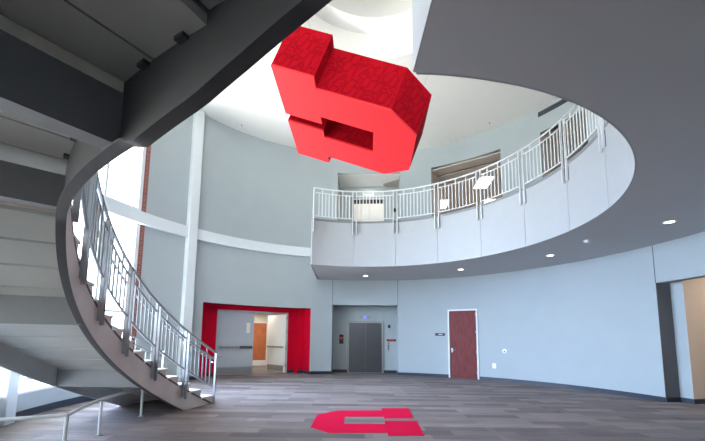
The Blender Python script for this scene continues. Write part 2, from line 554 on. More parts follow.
# ------------------------------------------------------------------ left window
def build_window():
    root = thing('window_1', (*P(RW, 180), 0.46), 'tall bright curved window behind the stair on the left', 'window', kind='structure')
    fr = MB()
    zt = 9.3
    ds = [156.5, 164.9, 172.3, 182, 190.5, 199, 207.5, 216, WEND - 0.4]
    for d in ds:
        fr.arc(RW + 0.02, RW + 0.16, d - 0.3, d + 0.3, 0.46, zt if d < 173 else 5.17)
    fr.arc(RW + 0.0, RW + 0.18, 156.1, 157.0, 0.46, zt)
    for z in (0.46, 2.1, 4.95):
        fr.arc(RW + 0.03, RW + 0.14, 156.2, WEND, z, z + 0.06)
    for z in (5.24, 7.9, zt - 0.06):
        fr.arc(RW + 0.03, RW + 0.14, 156.2, 172.0, z, z + 0.06)
    fr.build('window_frame', M_STEEL_W, root)
    for a0, a1 in zip(ds[:-1], ds[1:]):
        MB().arc(RW + 0.085, RW + 0.095, a0 + 0.3, a1 - 0.3, 0.52, zt - 0.06 if a1 < 173 else 5.0).build('pane', M_GLASS, root)
    hd = MB().arc(RW, RW + T, 156.15, 172, zt, ZC).build('window_head', M_WALL, root)
    return root


build_window()

# ------------------------------------------------------------------ elevator niche, ground floor
def chord_niche(name, spec, depth, z0, zt, m, mtop=None, floor_z=None):
    a, u, out, up, wd = chord_frame(spec[0], spec[1], RW + 0.12)
    bb = MB()
    bb.obox(a, u, out, up, -0.1, 0, 0.0, depth, z0, zt + 0.1)
    bb.obox(a, u, out, up, wd, wd + 0.1, 0.0, depth, z0, zt + 0.1)
    bb.obox(a, u, out, up, -0.1, wd + 0.1, depth, depth + 0.12, z0, zt + 0.1)
    bb.obox(a, u, out, up, 0, wd, 0.0, depth, zt, zt + 0.1)
    return bb, (a, u, out, up, wd)


b, EF = chord_niche('niche', ELEV, 0.75, 0, ELEV[2], M_WALL)
struct(b.build('wall_elevator_niche', M_WALL), 'shallow grey blue niche around the ground floor elevator', 'wall')
EA, EU, EO, EUP, EW = EF


def fpt(fr, x, y, z):
    a, u, out, up = fr[:4]
    return a + u * x + out * y + up * z


def fbox(fr, x0, x1, y0, y1, z0, z1):
    return MB().obox(fr[0], fr[1], fr[2], fr[3], x0, x1, y0, y1, z0, z1)


def elevator(fr, xl, xr, ydoor, z0, zt, m_leaf, label, squares=False):
    t = 0.08
    root = thing('elevator_door', fpt(fr, (xl + xr) / 2, ydoor, z0), label, 'elevator')
    f = fbox(fr, xl, xl + t, ydoor - 0.05, ydoor, z0, zt)
    f.obox(*fr[:4], xr - t, xr, ydoor - 0.05, ydoor, z0, zt)
    f.obox(*fr[:4], xl + t, xr - t, ydoor - 0.05, ydoor, zt - t, zt)
    f.build('door_frame', M_STAINF, root, bevel=0.006)
    mid = (xl + xr) / 2
    for x0, x1 in ((xl + t, mid - 0.003), (mid + 0.003, xr - t)):
        lf = fbox(fr, x0, x1, ydoor - 0.02, ydoor, z0 + 0.012, zt - t).build('door_leaf', m_leaf, root)
        if squares:
            n = 4
            for k in range(n):
                s = x0 + (x1 - x0) * (k + 0.5) / n
                fbox(fr, s - 0.085, s + 0.085, ydoor - 0.024, ydoor - 0.019, zt - 0.33, zt - 0.12).build('dark_square', M_BLACK, lf)  # row of plain dark squares on the leaf
    fbox(fr, xl, xr, ydoor - 0.09, ydoor, z0, z0 + 0.012).build('sill', M_STAINF, root)
    return root


XL, XR = 0.63, 2.21
elevator(EF, XL, XR, 0.75, 0, 2.21, M_STAIN, 'stainless steel two leaf elevator door in the ground floor niche')
# things on the niche wall
ind = thing('floor_indicator', fpt(EF, 1.40, 0.75, 2.28), 'steel floor indicator with blue display above the lower elevator', 'indicator')
fbox(EF, 1.17, 1.63, 0.735, 0.75, 2.32, 2.45).build('plate', M_STAINF, ind, bevel=0.004)
fbox(EF, 1.34, 1.46, 0.728, 0.735, 2.345, 2.425).build('display', M_BLUELED, ind)
cp = thing('call_panel', fpt(EF, 2.42, 0.75, 0.95), 'slim steel call button panel right of the lower elevator', 'call panel')
fbox(EF, 2.36, 2.47, 0.735, 0.75, 0.92, 1.32).build('plate', M_STAINF, cp, bevel=0.004)
for z in (1.02, 1.12, 1.24):
    fbox(EF, 2.39, 2.44, 0.728, 0.735, z, z + 0.05).build('button', M_REDLED if z > 1.2 else M_BLACK, cp)
sg = thing('elevator_sign', fpt(EF, 2.5, 0.75, 1.36), 'small black sign plate with red line right of the lower elevator', 'sign')
fbox(EF, 2.34, 2.74, 0.738, 0.75, 1.35, 1.44).build('plate', M_BLACK, sg)
fbox(EF, 2.42, 2.66, 0.734, 0.738, 1.385, 1.405).build('red_line', M_REDLED, sg)
bx = thing('alarm_box', fpt(EF, 2.5, 0.75, 1.95), 'tiny black box high on the wall right of the lower elevator', 'alarm box')
fbox(EF, 2.39, 2.50, 0.70, 0.75, 1.93, 2.06).build('case', M_BLACK, bx, bevel=0.005)
fbox(EF, 2.42, 2.47, 0.693, 0.70, 1.96, 2.03).build('lens', M_CLIP, bx)
ph = thing('notice_panel', fpt(EF, 0.4, 0.75, 1.2), 'black upright notice plate with red patch left of the lower elevator', 'sign')
fbox(EF, 0.28, 0.46, 0.735, 0.75, 1.22, 1.62).build('plate', M_BLACK, ph)
fbox(EF, 0.33, 0.41, 0.73, 0.735, 1.42, 1.50).build('red_patch', M_REDLED, ph)

# ------------------------------------------------------------------ wooden door on the right wall
DF = chord_frame(DOORR[0], DOORR[1], RW - 0.012)
dw = DF[4]
d1 = thing('door_1', fpt(DF, dw / 2, 0, 0), 'dark cherry wood door in a white frame on the right wall', 'door', kind='structure')
f = fbox(DF, 0, 0.055, -0.02, 0.2, 0, 2.62)
f.obox(*DF[:4], dw - 0.055, dw, -0.02, 0.2, 0, 2.62)
f.obox(*DF[:4], 0.055, dw - 0.055, -0.02, 0.2, 2.565, 2.62)
f.build('door_frame', M_WHITE, d1, bevel=0.006)
leaf = fbox(DF, 0.058, dw - 0.058, 0.02, 0.065, 0.01, 2.56).build('door_leaf', M_DOORW, d1)
h = fbox(DF, 0.11, 0.17, 0.008, 0.02, 0.97, 1.13)
h.tube([fpt(DF, 0.14, 0.01, 1.05), fpt(DF, 0.14, -0.045, 1.05), fpt(DF, 0.26, -0.05, 1.05)], 0.012)
h.build('lever_handle', M_STAINF, d1)
for z in (0.2, 0.95, 1.70, 2.36):
    fbox(DF, dw - 0.075, dw - 0.05, -0.026, 0.02, z, z + 0.11).build('hinge', M_STAINF, d1)
MB().obox(*DF[:4], -0.02, dw + 0.02, 0.2, 0.22, 0, 2.66).build('door_backing', M_BLACK, d1)


def on_wall(name, d, z, label, cat):
    return thing(name, (*P(RW, d), z), label, cat), wall_frame(d)


rs, fr = on_wall('room_sign', 63.9, 1.62, 'black room sign plate left of the cherry wood door', 'sign')
fbox(fr, -0.19, 0.19, -0.015, 0.0, 1.60, 1.70).build('plate', M_BLACK, rs)
fbox(fr, -0.06, 0.09, -0.018, -0.015, 1.64, 1.665).build('text_strip', M_PLATE, rs)
ol, fr = on_wall('outlet_plate', 48.6, 0.45, 'white outlet plate low on the wall right of the wood door', 'outlet')
fbox(fr, -0.065, 0.065, -0.012, 0, 0.44, 0.62).build('plate', M_PLATE, ol, bevel=0.004)
for z in (0.475, 0.545):
    fbox(fr, -0.03, 0.03, -0.015, -0.012, z, z + 0.045).build('socket', M_CREAM, ol)
th, fr = on_wall('thermostat', 45.6, 1.07, 'small round white wall device right of the wood door above the outlet', 'thermostat')
p0 = fpt(fr, 0, 0, 1.07); n_ = fr[2]
MB().tube([p0, p0 - n_ * 0.03], 0.075, 20).build('case', M_PLATE, th, smooth=True)
MB().tube([p0 - n_ * 0.03 + Vector((0, 0, -0.02)), p0 - n_ * 0.036 + Vector((0, 0, -0.02))], 0.028, 14).build('dial', M_CLIP, th)

# ------------------------------------------------------------------ right opening
o, u, out, up = wall_frame(OPEN[0], RW)
RF = (o, u, out, up)
RD = 0.42
b = MB()
b.obox(*RF, -0.0, 0.012, -0.004, RD, 0, OPEN[2])
b.obox(*RF, -0.12, 0, 0.26, RD + 0.1, 0, OPEN[2] + 0.12)
struct(b.build('wall_opening_reveal', M_DREV), 'dark grey side face of the opening at far right', 'wall')
b = MB()
b.obox(*RF, 0, 0.30, RD, RD + 0.1, 0, OPEN[2] + 0.42)
struct(b.build('wall_opening_back', M_WALL), 'narrow blue grey wall strip inside the opening at far right', 'wall')
b = MB()
b.obox(*RF, 0.20, 0.30, RD + 0.1, 4.5, 0, OPEN[2] + 0.42)
b.obox(*RF, 0.301, 4.0, 3.4, 3.5, 0, OPEN[2] + 0.42)
b.obox(*RF, 4.0, 4.1, 0.26, 3.5, 0, OPEN[2] + 0.42)
b.obox(*RF, 1.9, 4.0, 0.75, 0.8, 0, OPEN[2] + 0.42)
b.obox(*RF, 0.295, 0.304, RD + 0.001, RD + 0.1, 0, OPEN[2] + 0.42)
struct(b.build('wall_side_corridor', M_BEIGE), 'warm beige corridor wall inside the opening at far right', 'wall')
b = MB().obox(*RF, -0.1, 4.1, 0.0, 4.5, OPEN[2] + 0.42, OPEN[2] + 0.5)
struct(b.build('ceiling_side_corridor', M_CEIL), 'white ceiling strip of the side corridor at far right', 'ceiling')
sl = bpy.data.lights.new('side_corridor_lamp', 'AREA'); sl.shape = 'RECTANGLE'; sl.size = 0.6; sl.size_y = 1.2; sl.energy = 28; sl.color = (1, 0.86, 0.72)
so = bpy.data.objects.new('side_corridor_lamp', sl); COL.objects.link(so); so.location = o + u * 1.4 + out * 1.6 + up * (OPEN[2] + 0.40)

# ------------------------------------------------------------------ red recess with double door
PF = chord_frame(PORT[0], PORT[1], RW)
pw = PF[4]
PD = 0.95
dl, dr = 0.70, 3.60       # door frame edges along the chord
b = MB()
b.obox(*PF[:4], -0.1, 0, 0.03, PD, 0, PORT[2] + 0.1)
b.obox(*PF[:4], pw, pw + 0.1, 0.03, PD, 0, PORT[2] + 0.1)
b.obox(*PF[:4], 0, dl, PD, PD + 0.15, 0, PORT[2])
b.obox(*PF[:4], dr, pw, PD, PD + 0.15, 0, PORT[2])
b.obox(*PF[:4], dl, dr, PD, PD + 0.15, 2.5, PORT[2])
pc = [fpt(PF, pw + 0.1, PD + 0.15, 0), fpt(PF, -0.1, PD + 0.15, 0)]
b.prism([P(RW + 0.03, PORT[1] + (PORT[0] - PORT[1]) * i / 20)[:2] for i in range(21)] + [(pc[1].x, pc[1].y), (pc[0].x, pc[0].y)], PORT[2], PORT[2] + 0.1)
# stepped corners
b.obox(*PF[:4], 0, 0.30, PD - 0.35, PD, 0, PORT[2])
b.obox(*PF[:4], pw - 0.28, pw, PD - 0.35, PD, 0, PORT[2])
struct(b.build('wall_red_recess', M_REDP), 'bright red recess around the grey double door', 'wall')

d2 = thing('door_2', fpt(PF, (dl + dr) / 2, PD, 0), 'grey double door with one leaf open in the red recess', 'door', kind='structure')
f = fbox(PF, dl, dl + 0.06, PD - 0.03, PD + 0.15, 0, 2.5)
f.obox(*PF[:4], dr - 0.06, dr, PD - 0.03, PD + 0.15, 0, 2.5)
f.obox(*PF[:4], dl + 0.06, dr - 0.06, PD - 0.03, PD + 0.15, 2.44, 2.5)
f.build('door_frame', M_FRAME, d2, bevel=0.006)
mid = (dl + dr) / 2
lw = mid - dl - 0.065


def door_leaf(fr2, x0, x1, y, closed_label):
    lf = fbox(fr2, x0, x1, y, y + 0.045, 0.012, 2.435).build('door_leaf', M_DGREY, d2)
    s = 1 if closed_label else -1
    xw = x1 - 0.30 if closed_label else x0 + 0.16
    g = fbox(fr2, xw, xw + 0.15, y - 0.004, y + 0.05, 1.62, 2.02).build('vision_panel', M_CREAM, lf)
    fbox(fr2, x0 + 0.03, x1 - 0.03, y - 0.006, y, 0.03, 0.30).build('kick_plate', M_KICK, lf)
    pb = fbox(fr2, x0 + 0.06, x1 - 0.30, y - 0.075, y - 0.04, 1.02, 1.10)
    pb.obox(*fr2[:4], x0 + 0.06, x0 + 0.12, y - 0.05, y, 1.0, 1.12)
    pb.build('push_bar', M_STAINF, lf)
    fbox(fr2, x1 - 0.55, x1 - 0.06, y - 0.09, y - 0.002, 1.01, 1.11).build('push_bar_housing', M_CLIP, lf)
    cl = fbox(fr2, x0 + 0.08, x0 + 0.40, y - 0.06, y, 2.26, 2.34)
    cl.obox(*fr2[:4], x0 + 0.2, x0 + 0.7, y - 0.05, y - 0.03, 2.36, 2.39)
    cl.build('door_closer', M_FRAME, lf)
    return lf


door_leaf(PF, dl + 0.065, mid - 0.003, PD + 0.01, True)
# open leaf, swung outwards into the corridor around the right jamb
hinge = fpt(PF, dr - 0.065, PD + 0.06, 0)
ang = rad(-77)
ou = Matrix.Rotation(ang, 3, 'Z') @ (-PF[1])
OF = (hinge, ou, Vector((-ou.y, ou.x, 0)), Vector((0, 0, 1)))
M_OPEN = M_CREAM
lf = fbox(OF, 0.0, lw, -0.045, 0, 0.012, 2.435).build('door_leaf', M_PLATE, d2)
fbox(OF, 0.10, lw - 0.1, 0.04, 0.075, 1.02, 1.09).build('push_bar', M_STAINF, lf)
fbox(OF, 0.10, lw - 0.06, 0.0, 0.006, 0.03, 0.28).build('kick_plate', M_KICK, lf)
for z in (0.25, 0.95, 1.65, 2.2):
    fbox(PF, dr - 0.075, dr - 0.045, PD - 0.036, PD + 0.02, z, z + 0.12).build('hinge', M_STAINF, d2)

# corridor beyond the double door
b = MB()
b.obox(*PF[:4], dl - 0.3, dl - 0.2, PD + 0.15, 5.2, 0, 2.75)
b.obox(*PF[:4], dr + 2.2, dr + 2.3, PD + 0.15, 5.2, 0, 2.75)
b.obox(*PF[:4], dl - 0.3, dr + 2.3, 5.2, 5.3, 0, 2.75)
b.obox(*PF[:4], dr, dr + 2.3, PD + 0.15, PD + 0.25, 0, 2.75)
b.obox(*PF[:4], dl - 0.3, dl, PD + 0.15, PD + 0.25, 0, 2.75)
struct(b.build('wall_corridor', M_CREAM), 'cream corridor walls seen through the open grey door', 'wall')
b = MB().obox(*PF[:4], dl - 0.3, dr + 2.3, PD + 0.15, 5.3, 2.75, 2.85)
struct(b.build('ceiling_corridor', M_CEIL), 'white corridor ceiling seen through the open grey door', 'ceiling')
ox0, ox1 = 3.23, 4.15   # door position along the corridor's end wall
d3 = thing('door_3', fpt(PF, (ox0 + ox1) / 2, 5.2, 0), 'orange brown wood door at the end of the corridor', 'door', kind='structure')
fbox(PF, ox0, ox1, 5.14, 5.2, 0.28, 2.2).build('door_leaf', M_OAK, d3)
f = fbox(PF, ox0 - 0.08, ox0, 5.12, 5.2, 0, 2.28); f.obox(*PF[:4], ox1, ox1 + 0.08, 5.12, 5.2, 0, 2.28)
f.obox(*PF[:4], ox0, ox1, 5.12, 5.2, 2.2, 2.28); f.obox(*PF[:4], ox0, ox1, 5.13, 5.2, 0, 0.28)
f.build('door_frame', M_WHITE, d3)
pl = bpy.data.lights.new('corridor_lamp', 'AREA'); pl.shape = 'RECTANGLE'; pl.size = 1.8; pl.size_y = 2.4; pl.energy = 75; pl.color = (1, 0.90, 0.78)
po = bpy.data.objects.new('corridor_lamp', pl); COL.objects.link(po); po.location = fpt(PF, mid + 1.0, 3.2, 2.70)

# baseboards
baseboard('baseboard_right', [(DOORR[0] + 0.1, ELEV[1]), (OPEN[0], DOORR[1] - 0.1), (ELEV[0], 105)], 'dark blue rubber base along the right wall')
b = MB()
b.obox(*EF[:4], 0, XL, 0.735, 0.75, 0, 0.115)
b.obox(*EF[:4], XR, EW, 0.735, 0.75, 0, 0.115)
b.obox(*EF[:4], 0, 0.012, 0.0, 0.735, 0, 0.115)
b.obox(*EF[:4], EW - 0.012, EW, 0.0, 0.735, 0, 0.115)
struct(b.build('baseboard_elevator', M_BASE), 'dark rubber base inside the elevator niche', 'baseboard')
b = MB()
b.obox(*PF[:4], pw - 0.012, pw, -0.1, PD - 0.35, 0, 0.115)
b.obox(*PF[:4], dr, pw - 0.28, PD - 0.012, PD, 0, 0.115)
b.obox(*PF[:4], pw - 0.28, pw - 0.012, PD - 0.362, PD - 0.35, 0, 0.115)
b.obox(*PF[:4], 0.30, dl, PD - 0.012, PD, 0, 0.115)
struct(b.build('baseboard_red_recess', M_BASE), 'dark rubber base inside the red recess', 'baseboard')
b = MB()
b.obox(*RF, 0.012, 0.024, 0.0, RD - 0.012, 0, 0.115)
b.obox(*RF, 0.012, 0.304, RD - 0.012, RD, 0, 0.115)
b.obox(*RF, 0.304, 0.316, RD, 3.39, 0, 0.115)
struct(b.build('baseboard_opening', M_BASE), 'dark rubber base inside the opening at far right', 'baseboard')
b = MB().arc(6.205, 6.22, 168, WEND, 0, 0.13)
struct(b.build('baseboard_ledge', M_BASE), 'dark rubber base along the low window wall under the stair', 'baseboard')
b = MB().arc(RW - 0.015, RW, PORT[0], 155, 0, 0.115)
struct(b.build('baseboard_left', M_BASE), 'dark rubber base along the wall left of the red recess', 'baseboard')

# wall panel joints above the elevator niche and the right opening
for i, (d, z0) in enumerate(((ELEV[0], ELEV[2]), (ELEV[1], ELEV[2]), (OPEN[0], OPEN[2]))):
    jo = MB().arc(RW - 0.003, RW + 0.01, d - 0.07, d + 0.07, z0, Z1)
    struct(jo.build('trim_%d' % (6 + i), M_CLIP), ('thin dark joint above the left edge of the elevator niche', 'thin dark joint above the right edge of the elevator niche', 'thin dark joint above the far right opening')[i], 'joint')

# ------------------------------------------------------------------ upper storey alcoves
b, UF = chord_niche('alcove', UP1, 1.3, Z2, UP1[2], M_WALL)
struct(b.build('wall_upper_alcove', M_WALL), 'grey alcove on the balcony around the upper elevator', 'wall')
struct(MB().obox(*UF[:4], 0.02, UF[4] - 0.01, 0.02, 1.29, UP1[2] - 0.02, UP1[2] - 0.001).build('ceiling_upper_alcove', M_CEIL), 'white soffit of the balcony elevator alcove', 'ceiling')
b = MB().obox(*UF[:4], 0, 0.02, 0.02, 1.28, Z2, UP1[2] - 0.02)
struct(b.build('trim_9', M_BROWN), 'brown side face of the upper elevator alcove', 'wall covering')
elevator(UF, 0.60, 2.17, 1.3, Z2, Z2 + 2.62, M_CREAM, 'steel elevator door, its bright reflection painted cream, with a row of dark slots on the balcony', squares=True)  # cream leaves carry the bright reflection on brushed steel
ui = thing('floor_indicator', fpt(UF, 1.40, 1.3, 8.14), 'pale floor indicator above the cream balcony elevator', 'indicator')
fbox(UF, 1.18, 1.62, 1.285, 1.3, 8.11, 8.22).build('plate', M_PLATE, ui)
us = thing('elevator_sign', fpt(UF, 2.62, 1.3, 6.2), 'black and red sign pair right of the cream balcony elevator', 'sign')
fbox(UF, 2.50, 2.66, 1.285, 1.3, 6.15, 6.30).build('plate', M_BLACK, us)
fbox(UF, 2.70, 2.80, 1.285, 1.3, 6.15, 6.30).build('red_plate', M_REDP, us)
ub = thing('alarm_box', fpt(UF, 2.6, 1.3, 7.4), 'tiny black box high on the wall right of the cream balcony elevator', 'alarm box')
fbox(UF, 2.52, 2.64, 1.27, 1.3, 7.35, 7.52).build('case', M_BLACK, ub)
un = thing('notice_panel', fpt(UF, 0.5, 1.3, 6.4), 'black upright notice plate left of the cream balcony elevator', 'sign')
fbox(UF, 0.34, 0.50, 1.285, 1.3, 6.25, 6.65).build('plate', M_BLACK, un)
fbox(UF, 0.38, 0.46, 1.28, 1.285, 6.3, 6.4).build('red_patch', M_REDLED, un)

U2 = chord_frame(UP2[0], UP2[1], RW + 0.12)
b = MB()
XA, XB, YB = -2.4, U2[4] + 2.4, 6.0
zc2 = UP2[2] - 0.05
b.obox(*U2[:4], -0.04, 0.0, 0.12, 0.9, Z2, zc2)
b.obox(*U2[:4], XA, 0.0, 0.9, 1.0, Z2, zc2)
b.obox(*U2[:4], U2[4], XB, 0.9, 1.0, Z2, zc2)
b.obox(*U2[:4], U2[4], U2[4] + 0.04, 0.12, 0.9, Z2, zc2)
b.obox(*U2[:4], XA - 0.1, XA, 0.9, YB, Z2, zc2)
b.obox(*U2[:4], XB, XB + 0.1, 0.9, YB, Z2, zc2)
b.obox(*U2[:4], XA, XB, YB, YB + 0.1, Z2, zc2)
b.obox(*U2[:4], XA, XB, 0.1, YB + 0.1, zc2, zc2 + 0.1)
b.obox(*U2[:4], XA, XB, 0.3, YB + 0.1, Z2 - 0.1, Z2)
struct(b.build('wall_upper_corridor', M_BROWN), 'dark brown corridor behind the balcony railing', 'wall')
w2 = U2[4]
struct(MB().obox(*U2[:4], 0, w2, 0.0, 0.55, UP2[2] - 0.10, UP2[2] - 0.051).build('trim_10', M_TAN), 'tan soffit strip over the balcony corridor opening', 'soffit')
b = MB()
zt = UP2[2] - 0.16
for i in range(5):
    for j in range(9):
        x0 = max(XA, XA + i * 1.22); x1 = min(XB, XA + (i + 1) * 1.22 - 0.012)
        y0 = 0.56 + j * 0.61
        if j == 0:
            x0, x1 = max(x0, 0), min(x1, w2)
        if x1 > x0:
            b.obox(*U2[:4], x0, x1, y0, min(YB, y0 + 0.598), zt, zt + 0.02)
struct(b.build('ceiling_upper_corridor', M_TILE), 'grey brown tiled ceiling of the balcony corridor', 'ceiling')


def troffer(cor, label):
    """a lens panel set in the tiled ceiling; cor: its four plan corners"""
    c0 = sum((Vector((*p, 0)) for p in cor), Vector((0, 0, 0))) / 4
    r = thing('ceiling_light', (c0.x, c0.y, zt), label, 'ceiling light', 'lights in the balcony corridor')
    big = [((p[0] - c0.x) * 1.07 + c0.x, (p[1] - c0.y) * 1.07 + c0.y) for p in cor]
    fr_ = MB()
    for k in range(4):
        a, b_ = big[k], big[(k + 1) % 4]; ai, bi = cor[k], cor[(k + 1) % 4]
        fr_.prism([a, b_, bi, ai], zt - 0.02, zt - 0.001)
    fr_.build('frame', M_WHITE, r)
    MB().prism(cor, zt - 0.014, zt - 0.004).build('diffuser', M_PANEL, r)
    tl = bpy.data.lights.new('troffer_lamp', 'AREA'); tl.shape = 'RECTANGLE'; tl.size = 0.6; tl.size_y = 1.2; tl.energy = 45; tl.color = (1, 0.95, 0.88)
    to = bpy.data.objects.new('troffer_lamp', tl); COL.objects.link(to); to.location = (0, 0, -0.03); to.parent = r


def rect(cx_, cy_, lx, ly, ang_):
    c_, s_ = cos(rad(ang_)), sin(rad(ang_))
    return [(cx_ + c_ * x - s_ * y, cy_ + s_ * x + c_ * y) for x, y in ((-lx / 2, -ly / 2), (lx / 2, -ly / 2), (lx / 2, ly / 2), (-lx / 2, ly / 2))]


troffer(rect(5.01, 17.95, 0.62, 1.2, -7), 'square bright corridor ceiling light seen through the railing, left one')
troffer(rect(6.17, 15.3, 0.60, 1.2, -6), 'bright corridor ceiling light seen through the railing, upper middle one')
troffer(rect(7.43, 17.75, 0.62, 1.2, -6), 'bright corridor ceiling light just above the balcony edge, right one')
b, U3 = chord_niche('room', UP3, 3.0, Z2, UP3[2], M_BROWN)
struct(b.build('wall_upper_room', M_BROWN), 'brown doorway recess at the right end of the railing', 'wall')

al = bpy.data.lights.new('alcove_fill_light', 'AREA'); al.shape = 'DISK'; al.size = 0.5; al.energy = 9; al.color = (1, 0.95, 0.88)  # unseen lamp added to brighten the alcove
ao = bpy.data.objects.new('alcove_fill_light', al); COL.objects.link(ao); ao.location = fpt(UF, 1.4, 0.75, UP1[2] - 0.06)

# slot vent on the upper wall
sv = thing('slot_vent', (*P(RW, 30), 9.2), 'long dark slot air vent high on the upper right wall', 'vent')
MB().arc(RW - 0.02, RW, 22.5, 33.8, 9.19, 9.36).build('frame', M_BASE, sv)
for z in (9.225, 9.295):
    MB().arc(RW - 0.035, RW - 0.02, 22.8, 33.4, z, z + 0.03).build('slat', M_CLIP, sv)

# ------------------------------------------------------------------ guard railings
def railing_panels(root, posts, c, r, zf, m, step_deg, top=1.07, drop=0.42, gap=0.075, first_single=False, last_single=False, bracket=0.0, bot=0.09):
    """posts: angles; zf(deg): walking line height. Panels run between twin flat posts."""
    sgn = 1 if posts[1] > posts[0] else -1
    def q(d, h, rr=r):
        return Vector((*P(rr, d, c), zf(d) + h))
    gd = degrees(gap / r)
    for i, d in enumerate(posts):
        offs = (-gd, gd)
        if (i == 0 and first_single) or (i == len(posts) - 1 and last_single):
            offs = (0,)
        for o_ in offs:
            dd = d + o_
            t = Vector((-sin(rad(dd)), cos(rad(dd)), 0)); n = Vector((cos(rad(dd)), sin(rad(dd)), 0))
            base = Vector((*P(r, dd, c), 0))
            MB().obox(base, t, n, Vector((0, 0, 1)), -0.012, 0.012, -0.024, 0.024, max(0.0, zf(dd) - drop), zf(dd) + top).build('post', m, root)
        if bracket:
            for o_ in offs:
                dd = d + o_
                t = Vector((-sin(rad(dd)), cos(rad(dd)), 0)); n = Vector((cos(rad(dd)), sin(rad(dd)), 0))
                MB().obox(Vector((*P(r, dd, c), 0)), t, n, Vector((0, 0, 1)), -0.022, 0.022, 0.025, 0.034, zf(dd) - 0.42, zf(dd) - 0.42 + bracket).build('mounting_bracket', M_CLIP, root)
    for a, b_ in zip(posts[:-1], posts[1:]):
        d0 = a + sgn * gd; d1 = b_ - sgn * gd
        n = max(2, int(abs(d1 - d0) / 1.2))
        ds = [d0 + (d1 - d0) * i / n for i in range(n + 1)]
        rb = MB()
        rb.tube([q(a, top)] + [q(d, top) for d in ds] + [q(b_, top)], 0.024, 6)
        rb.build('top_rail', m, root, smooth=True)
        MB().tube([q(d, top - 0.16) for d in ds], 0.018, 6).build('middle_rail', m, root, smooth=True)
        MB().tube([q(d, bot) for d in ds], 0.018, 6).build('bottom_rail', m, root, smooth=True)
        nb = max(1, int(round(abs(d1 - d0) / step_deg)) - 1)
        for k in range(nb):
            d = d0 + (d1 - d0) * (k + 1) / (nb + 1)
            hi = top if k % 3 == 1 else top - 0.16
            MB().tube([q(d, bot), q(d, hi)], 0.0155, 6).build('baluster', m, root, smooth=True)


br = thing('balcony_railing', (*P(RO - 0.05, 40), Z2), 'silver guard railing along the curved balcony edge', 'railing')
railing_panels(br, [th_end - 0.4] + JO + [-33.5], (CX, CY), RO - 0.06, lambda d: Z2, M_ALU_L, 1.5, drop=0.45, gap=0.065, first_single=True, bracket=0.33)

# ------------------------------------------------------------------ the curved stair
TL0 = TH0 + 15 * DTH            # landing starts
TL1 = rad(241.3)                # upper flight starts
TE = TH0 + (2.33 + 0.404) / K   # stringer flattens


def z_nose(d):                  # walking line: lower sawtooth corners
    a = rad(d)
    if a < TL0 + DTH:
        return max(0.0, K * (a - TH0))
    if a < TL1:
        return 2.735
    return min(5.47, 2.735 + K * (a - TL1))


def z_bot(d):
    a = rad(d)
    if a < TE:
        return max(0.0, K * (a - TH0) - 0.404)
    pts = [(200, 2.33), (235.4, 2.33), (236.7, 2.285), (241.0, 2.35), (243.5, 2.43), (247.0, 2.56), (330, 2.56 + K * rad(83))]
    for (d0, v0), (d1, v1) in zip(pts[:-1], pts[1:]):
        if d <= d1:
            return v0 + (v1 - v0) * (d - d0) / (d1 - d0)
    return pts[-1][1]


def z_top(d):
    a = rad(d)
    if a < TL0 + DTH:
        return max(0.004, K * (a - TH0))
    if a < TL1:
        return 2.735 - 0.03
    return 2.735 - 0.03 + K * (a - TL1)


D0 = degrees(TH0); DEND = 301.0
st = thing('curved_staircase', (*P(6.0, D0, SC), 0), 'grey steel curved staircase rising on the left and passing overhead', 'staircase')
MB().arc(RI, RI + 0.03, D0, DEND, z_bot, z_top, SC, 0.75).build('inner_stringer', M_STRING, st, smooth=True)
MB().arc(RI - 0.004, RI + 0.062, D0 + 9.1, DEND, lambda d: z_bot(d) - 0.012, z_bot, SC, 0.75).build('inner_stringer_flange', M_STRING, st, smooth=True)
MB().arc(RI - 0.005, RI, D0 + 0.1, 236.0, z_bot, lambda d: z_top(d) - 0.012, SC, 0.75).build('face_panel', M_TREADSIDE, st, smooth=True)
MB().arc(RI - 0.009, RI - 0.004, D0 + 0.3, 236.0, lambda d: z_top(d) - 0.022, lambda d: z_top(d) + 0.014, SC, 0.75).build('shadow_strip', M_CLIP, st)  # dark strip drawn as the shadow line under the treads
MB().arc(RE - 0.04, RE, D0, DEND, z_bot, lambda d: z_top(d) + 0.02, SC, 0.75).build('outer_stringer', M_STRINGO, st, smooth=True)
dd = degrees(DTH)
for i in range(15):
    d0 = D0 + i * dd
    z0 = RISE * i
    t_ = MB().arc(RI + 0.002, RE - 0.075, d0, d0 + dd - 0.07, lambda d: max(0.004, K * (rad(d) - TH0) - 0.09) if d > D0 + 1.9 else 0.004, z0 + RISE - 0.03, SC, 1.0).build('tread', M_TREADEND, st)
    MB().arc(RI - 0.012, RE - 0.075, d0 - 0.22, d0 + dd + 0.02, z0 + RISE - 0.03, z0 + RISE, SC, 1.0).build('nosing', M_NOSE, t_)
    if i > 2:
        MB().arc(RI + 0.03, RE - 0.08, d0 + 0.16, d0 + dd - 0.16, lambda d: K * (rad(d) - TH0) - 0.125, lambda d: K * (rad(d) - TH0) - 0.089, SC, 1.0).build('soffit_pan', M_PAN, t_)
dl0, dl1 = degrees(TL0), degrees(TL1)
MB().arc(RI - 0.01, RE - 0.05, dl0, dl1, 2.70, 2.735, SC, 1.0).build('landing_deck', M_CARPS, st)
nd = 7
for k in range(nd):
    a0 = dl0 + (dl1 - dl0) * k / nd; a1 = dl0 + (dl1 - dl0) * (k + 1) / nd
    MB().arc(RI + 0.03, RE - 0.05, a0 + 0.07, a1 - 0.07, 2.655, 2.699, SC, 1.0).build('deck_plate', M_PAN, st)
